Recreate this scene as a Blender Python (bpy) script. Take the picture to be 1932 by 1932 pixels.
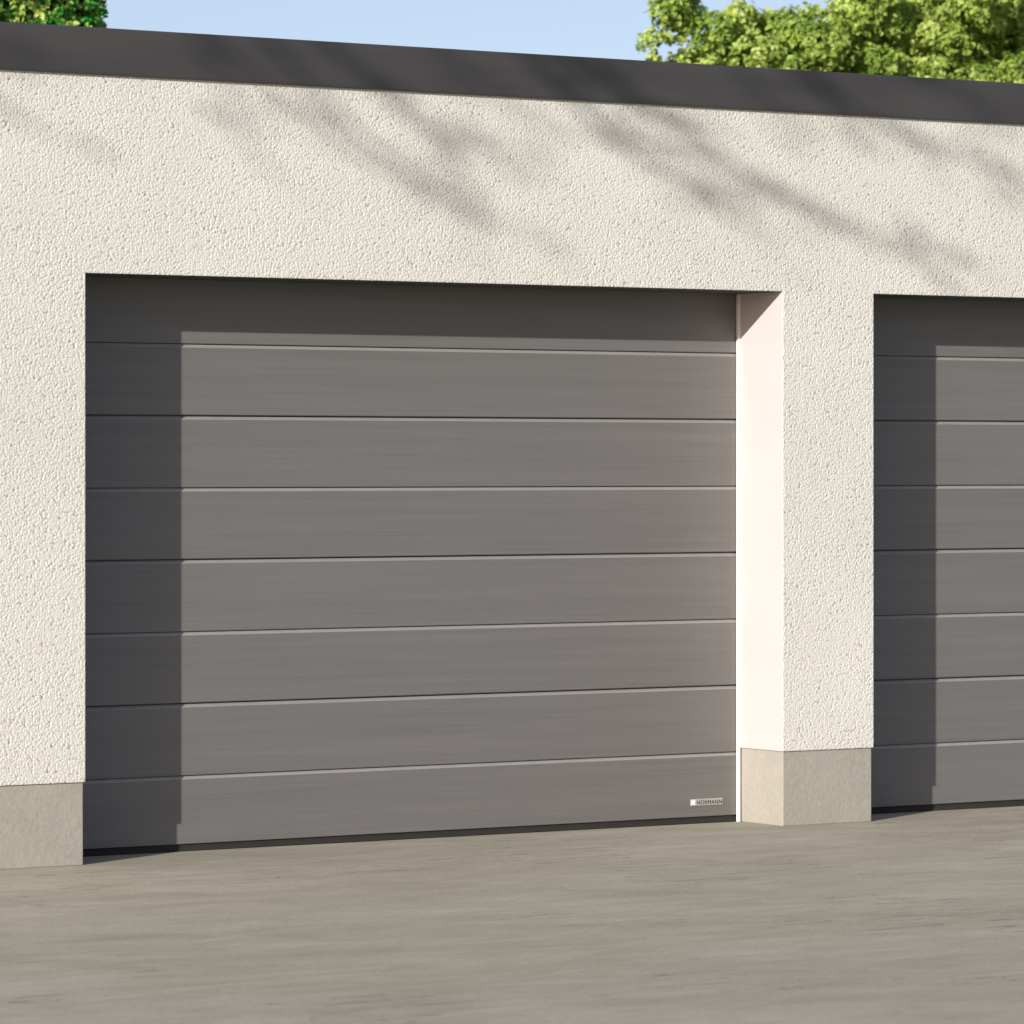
import bpy, bmesh, math, random
import numpy as np
from mathutils import Vector

for o in list(bpy.data.objects):
    bpy.data.objects.remove(o, do_unlink=True)
scene = bpy.context.scene
COL = scene.collection
random.seed(7)

# ------------------------------------------------------------------ measured layout (metres)
F_PX, Y_HORIZON, YAW = 8500.0, 877.1, 0.58455          # for a 1932 px wide picture
CAM = Vector((-7.595, -14.231, 1.4266))
DOOR_W, SECOND_X = 3.1017, 3.5579                       # first opening width, left jamb of the second opening
LINTEL_Z, PLINTH_Z = 2.1102, 0.2948
FASCIA_Z0, FASCIA_Z1 = 2.8190, 2.9869
REVEAL = 0.2902
PITCH, LOW_LINE = 0.2656, 0.2740
WALL_X0, WALL_X1 = -3.4, SECOND_X + DOOR_W + 1.3
BODY_Y = 6.2
SUN_DIR = Vector((0.548, 0.290, -0.190)).normalized()   # the way the light travels

# ------------------------------------------------------------------ camera
cd = bpy.data.cameras.new('camera')
cam = bpy.data.objects.new('camera', cd)
COL.objects.link(cam)
cam.location = CAM
cam.rotation_euler = (math.radians(90), 0, -YAW)
cd.sensor_width = 36.0
cd.lens = F_PX / 1932 * 36
cd.shift_y = -(966 - Y_HORIZON) / 1932
cd.dof.use_dof = True
cd.dof.focus_distance = 17.0
cd.dof.aperture_fstop = 6.3
cd.clip_start, cd.clip_end = 0.1, 2000
scene.camera = cam

# ------------------------------------------------------------------ sky, sun, exposure
ELEV = math.asin(-SUN_DIR.z)
AZ = math.atan2(-SUN_DIR.x, -SUN_DIR.y)                 # compass-like angle from +Y towards +X
world = bpy.data.worlds.new('World')
scene.world = world
world.use_nodes = True
wn = world.node_tree
bg = wn.nodes['Background']
sky = wn.nodes.new('ShaderNodeTexSky')
sky.sky_type = 'NISHITA'
sky.sun_disc = False
sky.sun_elevation = ELEV
sky.sun_rotation = AZ
sky.air_density = 0.6
sky.dust_density = 0.8
sky.ozone_density = 0.3
sky_tint = wn.nodes.new('ShaderNodeMix')                    # even pale tint added over the whole sky, whitening it and its ambient light
sky_tint.data_type = 'RGBA'
sky_tint.inputs[0].default_value = 0.16
sky_tint.inputs[7].default_value = (7.8, 7.0, 9.6, 1)
wn.links.new(sky.outputs[0], sky_tint.inputs[6])
wn.links.new(sky_tint.outputs[2], bg.inputs[0])
bg.inputs[1].default_value = 0.104
sl = bpy.data.lights.new('sun', 'SUN')
sl.energy = 5.0
sl.angle = math.radians(0.5)
sl.color = (1.0, 0.955, 0.90)
sun = bpy.data.objects.new('sun', sl)
COL.objects.link(sun)
sun.location = (-30, -16, 14)
sun.rotation_euler = SUN_DIR.to_track_quat('-Z', 'Y').to_euler()
vs = scene.view_settings
vs.view_transform = 'Standard'
vs.look = 'None'
vs.exposure = 0.26
vs.gamma = 1.0
vs.use_curve_mapping = False


# ------------------------------------------------------------------ helpers
def at(px, py, Y):
    """pixel (1932 px picture) -> point on the vertical plane at depth Y"""
    t = (px - 966) / F_PX
    dy = Y - CAM.y
    s, c = math.sin(YAW), math.cos(YAW)
    dx = dy * (s + t * c) / (c - t * s)
    dep = dx * s + dy * c
    return Vector((CAM.x + dx, Y, CAM.z + (Y_HORIZON - py) * dep / F_PX))


def empty(name, loc=(0, 0, 0), label=None, cat=None, group=None):
    o = bpy.data.objects.new(name, None)
    COL.objects.link(o)
    o.location = loc
    if label: o['label'] = label
    if cat: o['category'] = cat
    if group: o['group'] = group
    return o


def obj(name, me, mats, parent=None, kind=None):
    o = bpy.data.objects.new(name, me)
    COL.objects.link(o)
    for m in (mats if isinstance(mats, (list, tuple)) else [mats]):
        if m.name not in [x.name for x in me.materials if x]:
            me.materials.append(m)
    if parent:
        o.parent = parent
        o.location = -parent.matrix_basis.translation if not parent.parent else (0, 0, 0)
    if kind: o['kind'] = kind
    return o


def from_bm(bm, name):
    me = bpy.data.meshes.new(name)
    bmesh.ops.recalc_face_normals(bm, faces=bm.faces)
    bm.to_mesh(me)
    bm.free()
    return me


def add_box(bm, x0, x1, y0, y1, z0, z1, mi=0):
    v = [bm.verts.new((x, y, z)) for z in (z0, z1) for y in (y0, y1) for x in (x0, x1)]
    for f in ((0, 2, 3, 1), (4, 5, 7, 6), (0, 1, 5, 4), (2, 6, 7, 3), (0, 4, 6, 2), (1, 3, 7, 5)):
        bm.faces.new([v[i] for i in f]).material_index = mi


def box_mesh(name, *a, bevel=0.0):
    bm = bmesh.new()
    add_box(bm, *a)
    if bevel:
        bmesh.ops.bevel(bm, geom=bm.edges[:], offset=bevel, segments=2, affect='EDGES', profile=0.5)
    return from_bm(bm, name)


def prism_x(name, prof, x0, x1):
    """closed (y, z) outline swept along X"""
    bm = bmesh.new()
    a = [bm.verts.new((x0, y, z)) for y, z in prof]
    b = [bm.verts.new((x1, y, z)) for y, z in prof]
    n = len(prof)
    for i in range(n):
        bm.faces.new((a[i], a[(i + 1) % n], b[(i + 1) % n], b[i]))
    bm.faces.new(a[::-1])
    bm.faces.new(b)
    return from_bm(bm, name)


def wall_mesh(name, xs, zs, solid, y0, y1, bevel=0.004):
    """plate standing in XZ made of the cells of a grid that solid(cx, cz) keeps, merged into one solid"""
    bm = bmesh.new()
    vd = {}
    def v(i, k, s):
        key = (i, k, s)
        if key not in vd:
            vd[key] = bm.verts.new((xs[i], (y0, y1)[s], zs[k]))
        return vd[key]
    nx, nz = len(xs) - 1, len(zs) - 1
    S = [[solid((xs[i] + xs[i + 1]) / 2, (zs[k] + zs[k + 1]) / 2) for k in range(nz)] for i in range(nx)]
    g = lambda i, k: 0 <= i < nx and 0 <= k < nz and S[i][k]
    for i in range(nx):
        for k in range(nz):
            if not S[i][k]: continue
            bm.faces.new((v(i, k, 0), v(i + 1, k, 0), v(i + 1, k + 1, 0), v(i, k + 1, 0)))
            bm.faces.new((v(i, k, 1), v(i, k + 1, 1), v(i + 1, k + 1, 1), v(i + 1, k, 1)))
            if not g(i - 1, k): bm.faces.new((v(i, k, 0), v(i, k + 1, 0), v(i, k + 1, 1), v(i, k, 1)))
            if not g(i + 1, k): bm.faces.new((v(i + 1, k, 0), v(i + 1, k, 1), v(i + 1, k + 1, 1), v(i + 1, k + 1, 0)))
            if not g(i, k - 1): bm.faces.new((v(i, k, 0), v(i, k, 1), v(i + 1, k, 1), v(i + 1, k, 0)))
            if not g(i, k + 1): bm.faces.new((v(i, k + 1, 0), v(i + 1, k + 1, 0), v(i + 1, k + 1, 1), v(i, k + 1, 1)))
    bmesh.ops.recalc_face_normals(bm, faces=bm.faces)
    if bevel:
        ed = [e for e in bm.edges if len(e.link_faces) == 2 and e.calc_face_angle(0) > 0.5]
        bmesh.ops.bevel(bm, geom=ed, offset=bevel, segments=2, affect='EDGES', profile=0.5)
    for f in bm.faces:
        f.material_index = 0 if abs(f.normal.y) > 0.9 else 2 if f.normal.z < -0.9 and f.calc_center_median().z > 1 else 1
    me = bpy.data.meshes.new(name)
    bm.to_mesh(me)
    bm.free()
    return me


# ------------------------------------------------------------------ materials
class NT:
    def __init__(self, name, rough=0.8, spec=0.3):
        self.m = bpy.data.materials.new(name)
        self.m.use_nodes = True
        self.t = self.m.node_tree
        self.b = self.t.nodes['Principled BSDF']
        self.b.inputs['Roughness'].default_value = rough
        self.b.inputs['Specular IOR Level'].default_value = spec
        self.co = self.t.nodes.new('ShaderNodeNewGeometry').outputs['Position']
    def n(self, kind, **kw):
        nd = self.t.nodes.new(kind)
        for k, v in kw.items():
            if k in nd.inputs: nd.inputs[k].default_value = v
            else: setattr(nd, k, v)
        return nd
    def link(self, a, b): self.t.links.new(a, b)
    def scaled(self, s, rot=(0, 0, 0)):
        mp = self.n('ShaderNodeMapping')
        mp.inputs['Scale'].default_value = s
        mp.inputs['Rotation'].default_value = rot
        self.link(self.co, mp.inputs['Vector'])
        return mp.outputs[0]
    def noise(self, vec, scale, detail=3, rough=0.5, dist=0.0):
        nd = self.n('ShaderNodeTexNoise')
        nd.inputs['Scale'].default_value = scale
        nd.inputs['Detail'].default_value = detail
        nd.inputs['Roughness'].default_value = rough
        nd.inputs['Distortion'].default_value = dist
        self.link(vec, nd.inputs['Vector'])
        return nd.outputs['Fac']
    def ramp(self, fac, stops):
        r = self.n('ShaderNodeValToRGB')
        e = r.color_ramp.elements
        while len(e) < len(stops): e.new(0.5)
        for el, (p, c) in zip(e, stops):
            el.position = p
            el.color = (*c, 1) if len(c) == 3 else c
        self.link(fac, r.inputs['Fac'])
        return r.outputs['Color']
    def math(self, op, a, b=None):
        nd = self.n('ShaderNodeMath', operation=op)
        for i, x in enumerate((a, b)):
            if x is None: continue
            if isinstance(x, (int, float)): nd.inputs[i].default_value = x
            else: self.link(x, nd.inputs[i])
        return nd.outputs[0]
    def mix(self, a, b, fac, mode='MIX'):
        nd = self.n('ShaderNodeMix', data_type='RGBA', blend_type=mode)
        for s, x in ((6, a), (7, b), (0, fac)):
            if hasattr(x, 'links'): self.link(x, nd.inputs[s])
            elif isinstance(x, tuple): nd.inputs[s].default_value = (*x, 1)
            else: nd.inputs[s].default_value = x
        return nd.outputs[2]
    def color(self, c):
        if hasattr(c, 'links'): self.link(c, self.b.inputs['Base Color'])
        else: self.b.inputs['Base Color'].default_value = (*c, 1)
    def bump(self, h, dist, strength=1.0):
        nd = self.n('ShaderNodeBump')
        nd.inputs['Strength'].default_value = strength
        nd.inputs['Distance'].default_value = dist
        self.link(h, nd.inputs['Height'])
        self.link(nd.outputs[0], self.b.inputs['Normal'])


def mat_render():
    """coarse thrown render: rounded grains with small pits"""
    k = NT('coarse_render', 0.95, 0.1)
    P = k.scaled((1, 1, 1))
    warp = k.noise(P, 40, 2)
    vo = k.n('ShaderNodeTexVoronoi', feature='F1')
    vo.inputs['Scale'].default_value = 100
    ad = k.n('ShaderNodeVectorMath', operation='ADD')
    sc = k.n('ShaderNodeVectorMath', operation='SCALE')
    nz = k.n('ShaderNodeTexNoise')
    nz.inputs['Scale'].default_value = 75
    k.link(P, nz.inputs['Vector'])
    k.link(nz.outputs['Color'], sc.inputs[0])
    sc.inputs['Scale'].default_value = 0.006
    k.link(P, ad.inputs[0]); k.link(sc.outputs[0], ad.inputs[1])
    k.link(ad.outputs[0], vo.inputs['Vector'])
    fine = k.noise(P, 170, 3, 0.6)
    big = k.noise(P, 26, 2, 0.5)
    dome = k.math('SUBTRACT', 1.0, k.math('POWER', vo.outputs['Distance'], 2.0))        # rounded grain
    sep = k.n('ShaderNodeSeparateColor')
    k.link(vo.outputs['Color'], sep.inputs[0])
    rnd_h = k.math('ADD', 0.45, k.math('MULTIPLY', sep.outputs[0], 0.55))               # grains of uneven height
    h = k.math('ADD', k.math('MULTIPLY', fine, 0.30), k.math('MULTIPLY', dome, rnd_h))
    h = k.math('ADD', h, k.math('MULTIPLY', big, 0.22))
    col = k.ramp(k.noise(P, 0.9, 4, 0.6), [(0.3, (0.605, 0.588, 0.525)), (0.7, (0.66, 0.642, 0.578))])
    # shade between the grains painted into the colour: low spots darkened
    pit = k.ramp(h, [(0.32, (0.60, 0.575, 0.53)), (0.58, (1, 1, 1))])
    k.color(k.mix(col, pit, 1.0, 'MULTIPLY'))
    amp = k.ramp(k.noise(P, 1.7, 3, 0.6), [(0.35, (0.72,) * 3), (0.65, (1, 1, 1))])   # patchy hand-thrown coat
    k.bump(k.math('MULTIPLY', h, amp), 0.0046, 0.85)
    return k.m


def mat_smooth_render():
    k = NT('smooth_reveal_render', 0.9, 0.15)
    P = k.scaled((1, 1, 1))
    k.color(k.ramp(k.noise(P, 3, 4), [(0.3, (0.51, 0.445, 0.435)), (0.7, (0.54, 0.47, 0.46))]))
    k.bump(k.noise(P, 160, 3), 0.0012)
    return k.m


def mat_plinth():
    k = NT('plinth_render', 0.92, 0.15)
    P = k.scaled((1, 1, 1))
    a = k.noise(P, 60, 4, 0.65)
    b = k.noise(P, 5, 4, 0.6)
    c = k.ramp(k.math('ADD', k.math('MULTIPLY', a, 0.55), k.math('MULTIPLY', b, 0.45)),
               [(0.3, (0.295, 0.272, 0.232)), (0.7, (0.38, 0.35, 0.30))])
    k.color(c)
    k.bump(a, 0.0022)
    return k.m


def mat_panel():
    k = NT('grey_steel_panel', 0.42, 0.45)
    P = k.scaled((1.6, 40, 210))
    g = k.noise(P, 1.0, 4, 0.6)
    g2 = k.noise(k.scaled((0.5, 8, 26)), 1.0, 3, 0.5)
    f = k.math('ADD', k.math('MULTIPLY', g, 0.6), k.math('MULTIPLY', g2, 0.4))
    k.color(k.ramp(f, [(0.3, (0.123, 0.118, 0.112)), (0.7, (0.162, 0.155, 0.148))]))
    k.bump(g, 0.0006, 0.7)
    return k.m


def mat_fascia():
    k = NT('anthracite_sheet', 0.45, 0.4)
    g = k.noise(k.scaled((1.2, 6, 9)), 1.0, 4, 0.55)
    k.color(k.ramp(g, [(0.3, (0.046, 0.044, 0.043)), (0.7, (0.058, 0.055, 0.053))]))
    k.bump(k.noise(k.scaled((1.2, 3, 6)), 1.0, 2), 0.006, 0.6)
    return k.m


def mat_plain(name, c, rough=0.6, spec=0.4, metallic=0.0):
    k = NT(name, rough, spec)
    k.color(k.ramp(k.noise(k.scaled((1, 1, 1)), 14, 3), [(0.3, tuple(x * 0.92 for x in c)), (0.7, c)]))
    k.b.inputs['Metallic'].default_value = metallic
    return k.m


def mat_ground():
    """pale fine concrete, trowelled and brushed roughly along the building"""
    k = NT('brushed_concrete', 0.88, 0.2)
    rot = (0, 0, YAW * 0.8)
    a = k.noise(k.scaled((0.6, 1.3, 1), rot), 1.0, 5, 0.62, 0.6)
    b = k.noise(k.scaled((2.6, 7, 1), rot), 1.0, 5, 0.66, 0.8)
    c = k.noise(k.scaled((1, 1, 1)), 55, 4, 0.7)
    f = k.math('ADD', k.math('MULTIPLY', a, 0.45), k.math('MULTIPLY', b, 0.55))
    col = k.ramp(f, [(0.32, (0.30, 0.278, 0.205)), (0.5, (0.37, 0.343, 0.264)), (0.68, (0.45, 0.42, 0.338))])
    spk = k.ramp(c, [(0.32, (0.87, 0.87, 0.87)), (0.66, (1.08, 1.08, 1.08))])
    col = k.mix(col, spk, 1.0, 'MULTIPLY')
    # thin hairline scratches left by the trowel
    w = k.noise(k.scaled((0.9, 12, 1), (0, 0, YAW * 0.8 + 0.05)), 1.3, 3, 0.5, 0.8)
    line = k.math('ABSOLUTE', k.math('SUBTRACT', w, 0.5))
    gate = k.noise(k.scaled((1, 1, 1)), 0.8, 2)
    lm = k.math('MULTIPLY', k.math('LESS_THAN', line, 0.009), k.math('GREATER_THAN', gate, 0.55))
    k.color(k.mix(col, (0.19, 0.175, 0.14), k.math('MULTIPLY', lm, 0.8)))
    h = k.math('ADD', k.math('MULTIPLY', b, 0.8), k.math('MULTIPLY', c, 0.35))
    k.bump(h, 0.006, 0.8)
    return k.m


def mat_lawn():
    k = NT('lawn', 0.9, 0.15)
    a = k.noise(k.scaled((1, 1, 1)), 0.35, 5, 0.6)
    b = k.noise(k.scaled((1, 1, 1)), 25, 4, 0.7)
    k.color(k.ramp(k.math('ADD', k.math('MULTIPLY', a, 0.5), k.math('MULTIPLY', b, 0.5)), [(0.3, (0.035, 0.065, 0.014)), (0.7, (0.095, 0.14, 0.035))]))
    k.bump(b, 0.03)
    return k.m


def mat_leaf(name, lo, mid, hi, trans=0.35):
    k = NT(name, 0.5, 0.35)
    at_ = k.n('ShaderNodeAttribute', attribute_name='tint')
    c = k.ramp(at_.outputs['Fac'], [(0.0, lo), (0.5, mid), (1.0, hi)])
    k.color(c)
    tr = k.n('ShaderNodeBsdfTranslucent')
    k.link(c, tr.inputs['Color'])
    mx = k.n('ShaderNodeMixShader')
    mx.inputs[0].default_value = trans
    k.link(k.b.outputs[0], mx.inputs[1]); k.link(tr.outputs[0], mx.inputs[2])
    k.link(mx.outputs[0], k.t.nodes['Material Output'].inputs['Surface'])
    return k.m


def mat_bark():
    k = NT('bark', 0.95, 0.1)
    g = k.noise(k.scaled((14, 14, 3)), 1.0, 5, 0.65)
    k.color(k.ramp(g, [(0.3, (0.055, 0.042, 0.03)), (0.7, (0.14, 0.11, 0.08))]))
    k.bump(g, 0.02)
    return k.m


M = dict(render=mat_render(), reveal=mat_smooth_render(), plinth=mat_plinth(), panel=mat_panel(), fascia=mat_fascia(),
         rubber=mat_plain('black_rubber', (0.030, 0.028, 0.025), 0.8, 0.2), trim=mat_plain('white_trim', (0.80, 0.76, 0.71), 0.5),
         badge=mat_plain('pale_badge', (0.38, 0.365, 0.35), 0.35, 0.5), ink=mat_plain('dark_print', (0.03, 0.028, 0.026), 0.6),
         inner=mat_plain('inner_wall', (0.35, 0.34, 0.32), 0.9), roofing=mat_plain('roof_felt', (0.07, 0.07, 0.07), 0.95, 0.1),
         edge=mat_plain('painted_panel_highlight', (0.275, 0.262, 0.25), 0.4, 0.5), lawn=mat_lawn(), ground=mat_ground(), bark=mat_bark(),  # panel shoulder: sunlit edge highlight painted in as a paler tone
         leaf_r=mat_leaf('lime_leaves', (0.10, 0.20, 0.02), (0.34, 0.46, 0.075), (0.60, 0.70, 0.20)),
         leaf_l=mat_leaf('mixed_leaves', (0.025, 0.24, 0.03), (0.22, 0.42, 0.06), (0.56, 0.66, 0.16)),
         leaf_s=mat_leaf('green_leaves', (0.03, 0.07, 0.012), (0.06, 0.11, 0.02), (0.10, 0.15, 0.03)))

# ------------------------------------------------------------------ ground
bm = bmesh.new()
add_box(bm, -500, 500, -500, 500, -0.4, -0.06)
g = obj('ground', from_bm(bm, 'ground'), M['lawn'])
g['kind'] = 'structure'
g['label'] = 'short green lawn round the concrete forecourt'
g = obj('forecourt', box_mesh('forecourt', -10.5, 13.0, -17.0, 7.0, -0.3, 0.0, bevel=0.008), M['ground'])
g['kind'] = 'structure'
g['label'] = 'pale beige grey brushed concrete forecourt in front of the garages'

# ------------------------------------------------------------------ garage building
B = empty('garage_building', (0, 0, 0), 'cream rendered flat roofed garage block with two grey sectional doors', 'garage')
OPEN = [(0.0, DOOR_W), (SECOND_X, SECOND_X + DOOR_W)]
inside = lambda x, e=0.0: any(a - e < x < b + e for a, b in OPEN)
xs = sorted([WALL_X0, WALL_X1] + [x for a in OPEN for x in a])
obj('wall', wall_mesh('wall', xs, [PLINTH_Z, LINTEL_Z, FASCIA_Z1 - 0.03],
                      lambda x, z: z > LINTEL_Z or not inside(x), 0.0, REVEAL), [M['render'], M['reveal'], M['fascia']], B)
# plinths, set back a few millimetres under the render
e = 0.007
for a, b in ((WALL_X0 + e, -e), (DOOR_W + e, SECOND_X - e), (SECOND_X + DOOR_W + e, WALL_X1 - e)):
    obj('plinth', box_mesh('plinth', a, b, e, REVEAL - 0.004, 0.0, PLINTH_Z - 0.0005, bevel=0.003), M['plinth'], B)
# side and rear walls
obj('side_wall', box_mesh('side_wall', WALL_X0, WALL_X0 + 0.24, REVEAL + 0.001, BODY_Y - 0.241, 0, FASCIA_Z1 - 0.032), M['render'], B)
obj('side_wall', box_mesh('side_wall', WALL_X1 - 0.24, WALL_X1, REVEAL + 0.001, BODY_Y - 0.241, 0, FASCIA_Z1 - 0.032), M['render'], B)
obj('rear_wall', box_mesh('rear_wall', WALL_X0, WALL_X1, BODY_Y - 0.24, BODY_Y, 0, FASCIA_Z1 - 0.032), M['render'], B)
# roof
RF = obj('roof', box_mesh('roof', WALL_X0 - 0.004, WALL_X1 + 0.004, -0.004, BODY_Y + 0.004, FASCIA_Z1 - 0.029, FASCIA_Z1 - 0.008), M['roofing'], B)
p = 0.016
prof = [(-p, FASCIA_Z0 + 0.010), (-p + 0.001, FASCIA_Z0 + 0.003), (-p + 0.004, FASCIA_Z0), (-p + 0.007, FASCIA_Z0), (-p + 0.0075, FASCIA_Z0 + 0.012),
        (-0.0045, FASCIA_Z0 + 0.012), (-0.0045, FASCIA_Z1 - 0.007), (0.09, FASCIA_Z1 - 0.007), (0.09, FASCIA_Z1 - 0.002), (-p + 0.004, FASCIA_Z1), (-p, FASCIA_Z1 - 0.004)]
obj('fascia', prism_x('fascia', prof, WALL_X0 - p, WALL_X1 + p), M['fascia'], RF)
for xa, xb in ((WALL_X0 - p, WALL_X0 - 0.0045), (WALL_X1 + 0.0045, WALL_X1 + p)):
    obj('fascia', box_mesh('side_fascia', xa, xb, 0.092, BODY_Y + p, FASCIA_Z0, FASCIA_Z1 - 0.001), M['fascia'], RF)
obj('fascia', box_mesh('rear_fascia', WALL_X0 + 0.001, WALL_X1 - 0.001, BODY_Y + 0.0045, BODY_Y + p, FASCIA_Z0, FASCIA_Z1 - 0.001), M['fascia'], RF)


def panel_mesh(z0, z1, section_top, section_bottom):
    """one rib of the door: flat face, sloping upper shoulder, small lower return into the groove"""
    y = REVEAL + 0.006
    dp = 0.013 if section_top else 0.009
    gb = 0.0030 if section_bottom else 0.0006
    sh = 0.013
    prof = [(y, z0 + gb + 0.002), (y, z1 - sh - 0.001), (y + 0.0012, z1 - sh + 0.001), (y + dp, z1 - 0.0015), (y + 0.016, z1 - 0.0010),
            (y + 0.042, z1 - 0.0010), (y + 0.042, z0 + 0.0004), (y + 0.016, z0 + 0.0004), (y + 0.014, z0 + gb), (y + 0.002, z0 + gb)]
    me = prism_x('panel', prof, -0.07, DOOR_W + 0.07)
    for f in me.polygons:
        f.material_index = 1 if f.normal.z > 0.3 and f.center.y < y + 0.0135 else 0  # upward slope takes the paler tone that paints the sunlit highlight line
    return me


lines = [LOW_LINE + i * PITCH + 0.006 for i in range(7)]            # groove heights from below
edges = [0.027] + lines + [lines[-1] + PITCH]
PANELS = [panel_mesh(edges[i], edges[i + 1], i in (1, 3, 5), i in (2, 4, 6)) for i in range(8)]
SEAL = prism_x('bottom_seal', [(REVEAL + 0.014, 0.0261), (REVEAL + 0.014, 0.012), (REVEAL + 0.010, 0.003), (REVEAL + 0.016, -0.001), (REVEAL + 0.036, -0.001),
                               (REVEAL + 0.042, 0.006), (REVEAL + 0.042, 0.0261)], -0.07, DOOR_W + 0.07)
STILE = box_mesh('side_frame', -0.0, 0.011, REVEAL - 0.012, REVEAL + 0.004, 0.0, LINTEL_Z - 0.001, bevel=0.002)


def lettering():
    cu = bpy.data.curves.new('lettering', 'FONT')
    cu.body = 'H\u00d6RMANN'
    cu.size = 0.0235
    cu.space_character = 1.12
    cu.extrude = 0.0004
    t = bpy.data.objects.new('lettering', cu)
    COL.objects.link(t)
    dg = bpy.context.evaluated_depsgraph_get()
    me = bpy.data.meshes.new_from_object(t.evaluated_get(dg))
    bpy.data.objects.remove(t)
    return me


def badge_mesh():
    bm = bmesh.new()
    L, H = 0.158, 0.027
    add_box(bm, 0, L, 0, 0.003, 0, H)
    bmesh.ops.bevel(bm, geom=bm.edges[:], offset=0.001, segments=1, affect='EDGES')
    tx = lettering()
    tb = bmesh.new()
    tb.from_mesh(tx)
    w = max(v.co.x for v in tb.verts)
    for v in tb.verts:
        v.co = Vector((0.030 + v.co.x * 0.122 / w, -0.0006 - v.co.z, 0.0045 + v.co.y))
    for f in tb.faces: f.material_index = 1
    m2 = bpy.data.meshes.new('t')
    tb.to_mesh(m2)
    bm.from_mesh(m2)
    bpy.data.meshes.remove(m2)
    # bright emblem block at the left end
    n0 = len(bm.faces)
    add_box(bm, 0.004, 0.022, -0.0012, 0.0, 0.004, 0.0235, 2)
    me = bpy.data.meshes.new('badge')
    bm.to_mesh(me)
    bm.free()
    return me


BADGE = badge_mesh()
for n, (xa, xb) in enumerate(OPEN):
    D = bpy.data.objects.new('garage_door', None)
    COL.objects.link(D)
    D.parent = B
    D.location = (xa, 0, 0)
    for me in PANELS:
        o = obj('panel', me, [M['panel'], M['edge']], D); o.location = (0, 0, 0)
    o = obj('bottom_seal', SEAL, M['rubber'], D); o.location = (0, 0, 0)
    o = obj('side_frame', STILE, M['trim'], D); o.location = (0, 0, 0)
    o = obj('side_frame', STILE, M['trim'], D); o.location = (DOOR_W - 0.011, 0, 0)
    bp = at(1304, 1521, REVEAL)
    o = obj('badge', BADGE, [M['badge'], M['ink'], M['trim']], D); o.location = (bp.x, REVEAL + 0.003, bp.z)


# ------------------------------------------------------------------ trees
def tube(bm, pts, radii, seg=7):
    rings = []
    for i, q in enumerate(pts):
        d = (pts[min(i + 1, len(pts) - 1)] - pts[max(i - 1, 0)]).normalized()
        u = d.orthogonal().normalized()
        if rings:
            u = (pu - d * pu.dot(d)).normalized()
        pu = u
        w = d.cross(u)
        rings.append([bm.verts.new(q + (u * math.cos(a) + w * math.sin(a)) * radii[i]) for a in [2 * math.pi * k / seg for k in range(seg)]])
    for r0, r1 in zip(rings, rings[1:]):
        for k in range(seg):
            bm.faces.new((r0[k], r0[(k + 1) % seg], r1[(k + 1) % seg], r1[k])).smooth = True
    bm.faces.new(rings[0][::-1]); bm.faces.new(rings[-1])


def limb(bm, a, b, r0, r1, sag=0.0, wob=0.08, n=7, rng=random):
    L = (b - a).length
    pts = []
    for i in range(n + 1):
        t = i / n
        q = a.lerp(b, t)
        q.z += sag * L * 4 * t * (1 - t)
        if 0 < i < n:
            q += Vector([rng.uniform(-1, 1) for _ in range(3)]) * wob * L / n
        pts.append(q)
    tube(bm, pts, [r0 + (r1 - r0) * i / n for i in range(n + 1)])
    return pts


def leaf_cloud(name, pos, nrm, size, tint, rng, aspect=0.62):
    """one mesh of small cupped leaves, six corners and four faces each; pos is the leaf base"""
    n = len(pos)
    nrm = nrm / np.linalg.norm(nrm, axis=1, keepdims=True)
    r = rng.normal(size=(n, 3))
    u = np.cross(nrm, r); u /= np.linalg.norm(u, axis=1, keepdims=True)
    v = np.cross(nrm, u)
    s = size[:, None]
    T = [(0, 0, 0), (0.35, 0.5 * aspect, 0.10), (0.75, 0.36 * aspect, 0.04), (1, 0, -0.12), (0.75, -0.36 * aspect, 0.04), (0.35, -0.5 * aspect, 0.10), (0.5, 0, -0.02)]
    V = np.stack([pos + s * (a * u + b * v + c * nrm) for a, b, c in T], axis=1).reshape(-1, 3)
    Fq = np.array([(0, 6, 1), (1, 6, 2), (2, 6, 3), (3, 6, 4), (4, 6, 5), (5, 6, 0)])
    Fc = (np.arange(n)[:, None, None] * 7 + Fq[None]).reshape(-1)
    me = bpy.data.meshes.new(name)
    me.vertices.add(n * 7); me.loops.add(n * 18); me.polygons.add(n * 6)
    me.vertices.foreach_set('co', V.astype(np.float32).ravel())
    me.loops.foreach_set('vertex_index', Fc.astype(np.int32))
    me.polygons.foreach_set('loop_start', np.arange(0, n * 18, 3, dtype=np.int32))
    me.polygons.foreach_set('use_smooth', np.ones(n * 6, dtype=bool))
    me.update(calc_edges=True)
    at_ = me.attributes.new('tint', 'FLOAT', 'POINT')
    at_.data.foreach_set('value', np.repeat(tint, 7).astype(np.float32))
    return me


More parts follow.
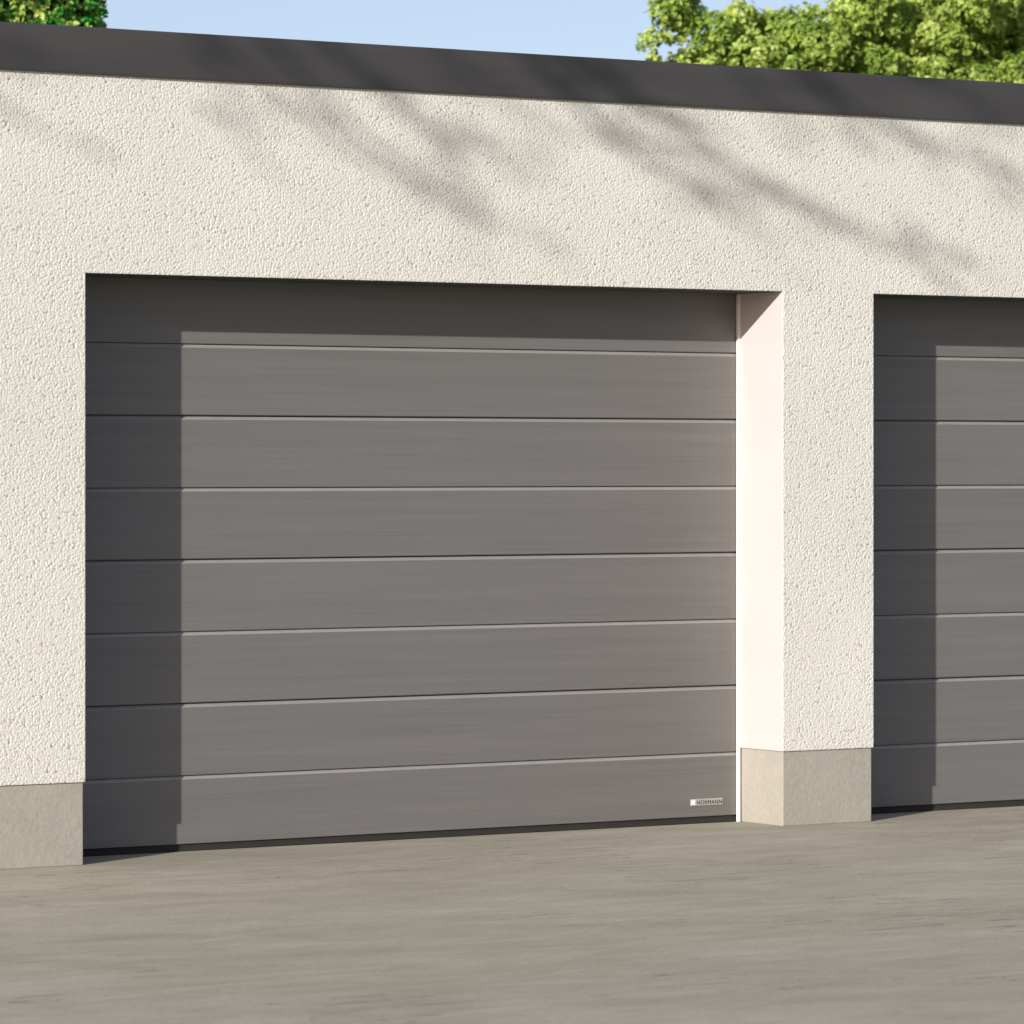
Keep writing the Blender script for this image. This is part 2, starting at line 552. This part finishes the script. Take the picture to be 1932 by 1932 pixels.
def puff_leaves(puffs, rng, per, size_=0.055, tint_mid=0.55, tint_spread=0.22):
    """puffs = (x, y, z, r): leaf rosettes spread over and through each puff of foliage"""
    Ps, Ns, Ss, Ts = [], [], [], []
    for pf in puffs:
        (x, y, z, r), near = pf[:4], len(pf) > 4      # the puffs that show above the roof carry fine leaf tufts
        size = size_ * (0.46 if near else 1.0)
        rosette = 10 if near else 5
        m = max(10, int(per * (4.2 if near else 0.7) * (r / 0.35) ** 2))
        d = rng.normal(size=(m, 3)); d /= np.linalg.norm(d, axis=1, keepdims=True)
        rad = r * (0.45 + 0.62 * rng.random(m) ** 0.5)
        c = np.array([x, y, z]) + d * rad[:, None] * np.array([1, 1, 0.82])
        ax = d + rng.normal(size=(m, 3)) * 0.35 + np.array([0, 0, 0.35])
        ax /= np.linalg.norm(ax, axis=1, keepdims=True)
        pt = tint_mid + rng.normal() * tint_spread * 0.7
        rt = pt + rng.normal(size=m) * tint_spread
        for k in range(rosette):
            j = rng.normal(size=(m, 3))
            j -= ax * (j * ax).sum(1, keepdims=True)
            j /= np.linalg.norm(j, axis=1, keepdims=True)
            Ps.append(c + j * size * 0.25 + ax * size * 0.35 * rng.normal(size=(m, 1)))
            Ns.append(ax + j * (0.25 + 0.9 * rng.random((m, 1))))
            Ss.append(size * (0.7 + 0.6 * rng.random(m)))
            Ts.append(np.clip(rt + rng.normal(size=m) * 0.1, 0, 1))
    return np.concatenate(Ps), np.concatenate(Ns), np.concatenate(Ss), np.concatenate(Ts)


def build_tree(name, base, trunk_h, trunk_r, puffs, leafmat, label, seed, per, size, tint_mid, spread, limb_every=3, group=None):
    rng = np.random.default_rng(seed)
    rnd = random.Random(seed)
    T = empty(name, base, label, 'tree', group)
    bm = bmesh.new()
    base = Vector(base)
    top = base + Vector((rnd.uniform(-.2, .2), rnd.uniform(-.2, .2), trunk_h))
    limb(bm, base - Vector((0, 0, 0.05)), top, trunk_r, trunk_r * 0.6, 0, 0.1, 8, rnd)
    o = obj('trunk', from_bm(bm, 'trunk'), M['bark'], T); o.location = -base
    bm = bmesh.new()
    for i, pf in enumerate(puffs):
        x, y, z = pf[:3]
        if len(pf) == 4 and i % limb_every == 0:
            t = rnd.uniform(0.75, 1.0)
            limb(bm, base.lerp(top, t), Vector((x, y, z)), trunk_r * 0.32, 0.012, 0.06, 0.25, 7, rnd)
    o = obj('branches', from_bm(bm, 'branches'), M['bark'], T); o.location = -base
    P, N, S, Tn = puff_leaves(puffs, rng, per, size, tint_mid, spread)
    o = obj('crown', leaf_cloud('crown', P, N, S, Tn, rng), leafmat, T, 'stuff'); o.location = -base
    return T


# lime green tree behind the right half of the roof
rng = np.random.default_rng(3)
YT = 9.0
puffs = []
for px, py, r, dy in ((1262, 18, .12, 0), (1275, 52, .11, .1), (1228, 78, .075, 0), (1238, 108, .05, 0), (1300, 28, .12, .2), (1345, 60, .14, -.1), (1318, 122, .14, 0), (1285, 128, .12, .2),
                      (1370, 95, .16, .1), (1392, 30, .11, 0), (1400, 70, .15, .3), (1425, 110, .17, -.2), (1440, 60, .13, .2), (1470, 45, .13, 0), (1478, 95, .18, .2),
                      (1510, 60, .16, -.2), (1530, 110, .20, 0), (1560, 50, .18, .3), (1275, -30, .14, 0), (1310, -45, .16, .2), (1360, -90, .2, .2), (1345, 150, .2, .3), (1480, 170, .25, .2)):
    q = at(px, py, YT - 1.0 + dy)
    puffs.append((q.x, q.y, q.z, r, 1))
for px in range(1450, 2080, 48):
    for py in range(-60, 230, 44):
        if px < 1590 and py < 60: continue
        if px < 1640 and py < 25: continue
        q = at(px + rng.uniform(-18, 18), py + rng.uniform(-16, 16), YT - 1.1 + rng.uniform(-0.45, 0.5))
        puffs.append((q.x, q.y, q.z, rng.uniform(0.10, 0.19), 1))
for i in range(70):                                     # lower left of the crown, behind the roof
    q = at(1430 + rng.uniform(-190, 260), 260 + rng.uniform(-70, 240), YT + rng.uniform(-1.0, 0.6))
    puffs.append((q.x, q.y, q.z, rng.uniform(0.2, 0.3)))
C = at(2000, -170, YT + 0.3)
for i in range(400):
    d = rng.normal(size=3); d /= np.linalg.norm(d)
    rr = (0.35 + 0.65 * rng.random() ** 0.45)
    q = Vector((C.x + d[0] * rr * 2.05, C.y + d[1] * rr * 1.8, C.z + d[2] * rr * 1.65))
    # keep the sky notch of the outline open
    v = q - CAM
    dep = v.x * math.sin(YAW) + v.y * math.cos(YAW)
    qx = 966 + F_PX * (v.x * math.cos(YAW) - v.y * math.sin(YAW)) / dep
    qy = Y_HORIZON - F_PX * v.z / dep
    if qx < 1600 and qy < 60: continue
    if qx < 1640 and qy < 25: continue
    puffs.append((q.x, q.y, q.z, rng.uniform(0.2, 0.34)))
build_tree('tree', (C.x + .1, C.y, -0.06), C.z - 0.6, 0.16, puffs, M['leaf_r'], 'large lime green leafy tree behind the right end of the dark roof edge', 11, 120, 0.075, 0.55, 0.22, 9, 'trees behind the garage')

# darker tree behind the left end of the roof
puffs = []
YL = 8.6
for px, py, r, dy in ((165, 12, .10, 0), (150, 40, .13, .1), (120, 20, .15, 0), (163, 52, .08, -.1), (90, 45, .16, -.1), (60, 10, .16, .2), (30, 40, .18, 0), (5, 15, .2, .1), (160, -30, .12, 0), (130, -60, .18, 0), (70, -40, .2, .2), (120, 80, .2, .2), (40, 90, .25, .2)):
    q = at(px, py, YL - 0.9 + dy)
    puffs.append((q.x, q.y, q.z, r, 1))
for px in range(-110, 110, 48):
    for py in range(-60, 130, 44):
        q = at(px + rng.uniform(-18, 18), py + rng.uniform(-16, 16), YL - 1.1 + rng.uniform(-0.4, 0.4))
        puffs.append((q.x, q.y, q.z, rng.uniform(0.10, 0.19), 1))
C = at(-520, -160, YL + 0.2)
for i in range(260):
    d = rng.normal(size=3); d /= np.linalg.norm(d)
    rr = (0.35 + 0.65 * rng.random() ** 0.45)
    puffs.append((C.x + d[0] * rr * 1.85, C.y + d[1] * rr * 1.7, C.z + d[2] * rr * 1.7, rng.uniform(0.2, 0.34)))
build_tree('tree', (C.x, C.y, -0.06), C.z - 0.6, 0.15, puffs, M['leaf_l'], 'dark and yellow green tree behind the left end of the dark roof edge', 12, 110, 0.075, 0.5, 0.42, 9, 'trees behind the garage')

# tree on the forecourt side, out of view to the left: its low branches shade the upper wall
T_SH = 11.0
def shade_point(px, py, dt=0.0):
    return at(px, py, 0.0) - SUN_DIR * (T_SH + dt)

base = Vector((-13.2, -5.8, -0.06))
ST = empty('tree', base, 'tall loose crowned tree out of view left of the forecourt throwing branch shadows on the upper wall', 'tree')
rnd = random.Random(5)
bm = bmesh.new()
trunk_top = base + Vector((0.3, 0.2, 7.8))
limb(bm, base - Vector((0, 0, 0.05)), trunk_top, 0.24, 0.13, 0, 0.12, 10, rnd)
o = obj('trunk', from_bm(bm, 'trunk'), M['bark'], ST); o.location = -base
bm = bmesh.new()
leaf_at = []      # (point, spread, count)
streaks = [
    # (px, py, leaf weight) along the wall, leaf spread in metres, offset along the light
    ([(600, 60, .3), (730, 185, .5), (790, 240, .8), (860, 265, .8), (930, 275, .7), (1010, 292, .4)], .055, 0.0),
    ([(580, 160, .1), (690, 265, .3), (760, 320, .5), (850, 370, .5), (900, 400, .6), (960, 450, .3)], .06, 0.6),
    ([(430, 90, .3), (550, 200, .25), (640, 260, .3), (720, 330, .25)], .035, -.4),
    ([(380, 60, .3), (450, 222, .4), (462, 285, .5)], .035, 0.4),
    ([(940, 60, .4), (1100, 205, .8), (1160, 262, 1.), (1230, 310, 1.), (1320, 360, .9), (1430, 400, .5)], .055, -.6),
    ([(1080, 80, .3), (1230, 215, .6), (1320, 260, .7), (1400, 325, .8), (1480, 375, 1.), (1530, 398, .8), (1600, 415, .35), (1655, 442, .12), (1750, 475, .05)], .034, 0.3),
    ([(1450, 80, .3), (1640, 228, .8), (1720, 260, 1.1), (1800, 290, 1.1), (1880, 315, 1.), (1960, 350, .8)], .055, 0.5),
    ([(1340, 80, .2), (1500, 230, .4), (1545, 268, .4)], .04, 0.9),
    ([(-160, 40, .4), (-60, 150, .3), (0, 200, .4), (62, 245, .3)], .04, 0.2),
    ([(800, 40, .2), (880, 140, .3), (960, 205, .3), (1060, 265, .2)], .06, 0.9),
    ([(1560, 20, .5), (1720, 130, .6), (1850, 190, .5), (1960, 240, .5)], .07, 0.0),
    ([(980, 40, .2), (1130, 160, .3), (1250, 205, .5), (1360, 235, .4)], .06, 0.2),
    ([(-250, 0, .4), (-100, 50, .5), (0, 85, .5), (60, 122, .4)], .05, -.2),
]
for path, spread, dt in streaks:
    pts = [shade_point(x, y, dt) for x, y, w in path]
    a = base.lerp(trunk_top, rnd.uniform(0.70, 0.95))
    mid = a.lerp(pts[0], 0.55) + Vector((0, 0, 0.8))
    lead = [a, a.lerp(mid, 0.5) + Vector((0, 0, 0.25)), mid, mid.lerp(pts[0], 0.55) + Vector((0, 0, 0.15))]
    allp = lead + pts
    n = len(allp)
    tube(bm, allp, [0.036 * (1 - i / n) ** 1.8 + 0.003 for i in range(n)], 6)
    for i in range(len(pts) - 1):
        L = (pts[i + 1] - pts[i]).length
        w0, w1 = path[i][2], path[i + 1][2]
        for k in range(int(L * 46 * (w0 + w1) / 2 * spread / 0.05)):
            t = rnd.random()
            if rnd.random() * max(w0, w1) > w0 + (w1 - w0) * t: t = 1 - t
            leaf_at.append((pts[i].lerp(pts[i + 1], t), spread * rnd.choice((.6, 1.1, 1.8)), 1))
        for k in range(max(1, int(L * 3))):
            q = pts[i].lerp(pts[i + 1], rnd.random())
            tw = q + Vector((rnd.uniform(-.12, .2), rnd.uniform(-.15, .15), rnd.uniform(-.13, .06)))
            tube(bm, [q, q.lerp(tw, .5) + Vector((0, 0, .02)), tw], [0.005, 0.004, 0.002], 4)
            leaf_at.append((tw, 0.035, int(3 * (w0 + w1) / 2) + 1))
leaf_at.append((shade_point(1752, 478, 0.3), 0.055, 24))
leaf_at.append((shade_point(1497, 384, 0.3), 0.045, 16))
# the crown above, whose shadow passes over the roof
for i in range(60):
    d = Vector([rnd.gauss(0, 1) for _ in range(3)]).normalized() * rnd.uniform(0.4, 1.0)
    q = trunk_top + Vector((d.x * 2.8, d.y * 2.6, 2.5 + d.z * 1.6))
    leaf_at.append((q, 0.42, 150))
    if i % 3 == 0: limb(bm, base.lerp(trunk_top, rnd.uniform(.8, 1)), q, 0.05, 0.01, 0.05, 0.2, 6, rnd)
o = obj('branches', from_bm(bm, 'branches'), M['bark'], ST); o.location = -base
rng = np.random.default_rng(21)
P = np.concatenate([np.array(q)[None] + rng.normal(size=(max(c, 1), 3)) * s for q, s, c in leaf_at])
N = rng.normal(size=P.shape) + np.array([0, 0, 0.8])
me = leaf_cloud('crown', P, N, 0.055 * (0.7 + 0.6 * rng.random(len(P))), np.clip(0.5 + 0.25 * rng.normal(size=len(P)), 0, 1), rng)
o = obj('crown', me, M['leaf_s'], ST, 'stuff'); o.location = -base
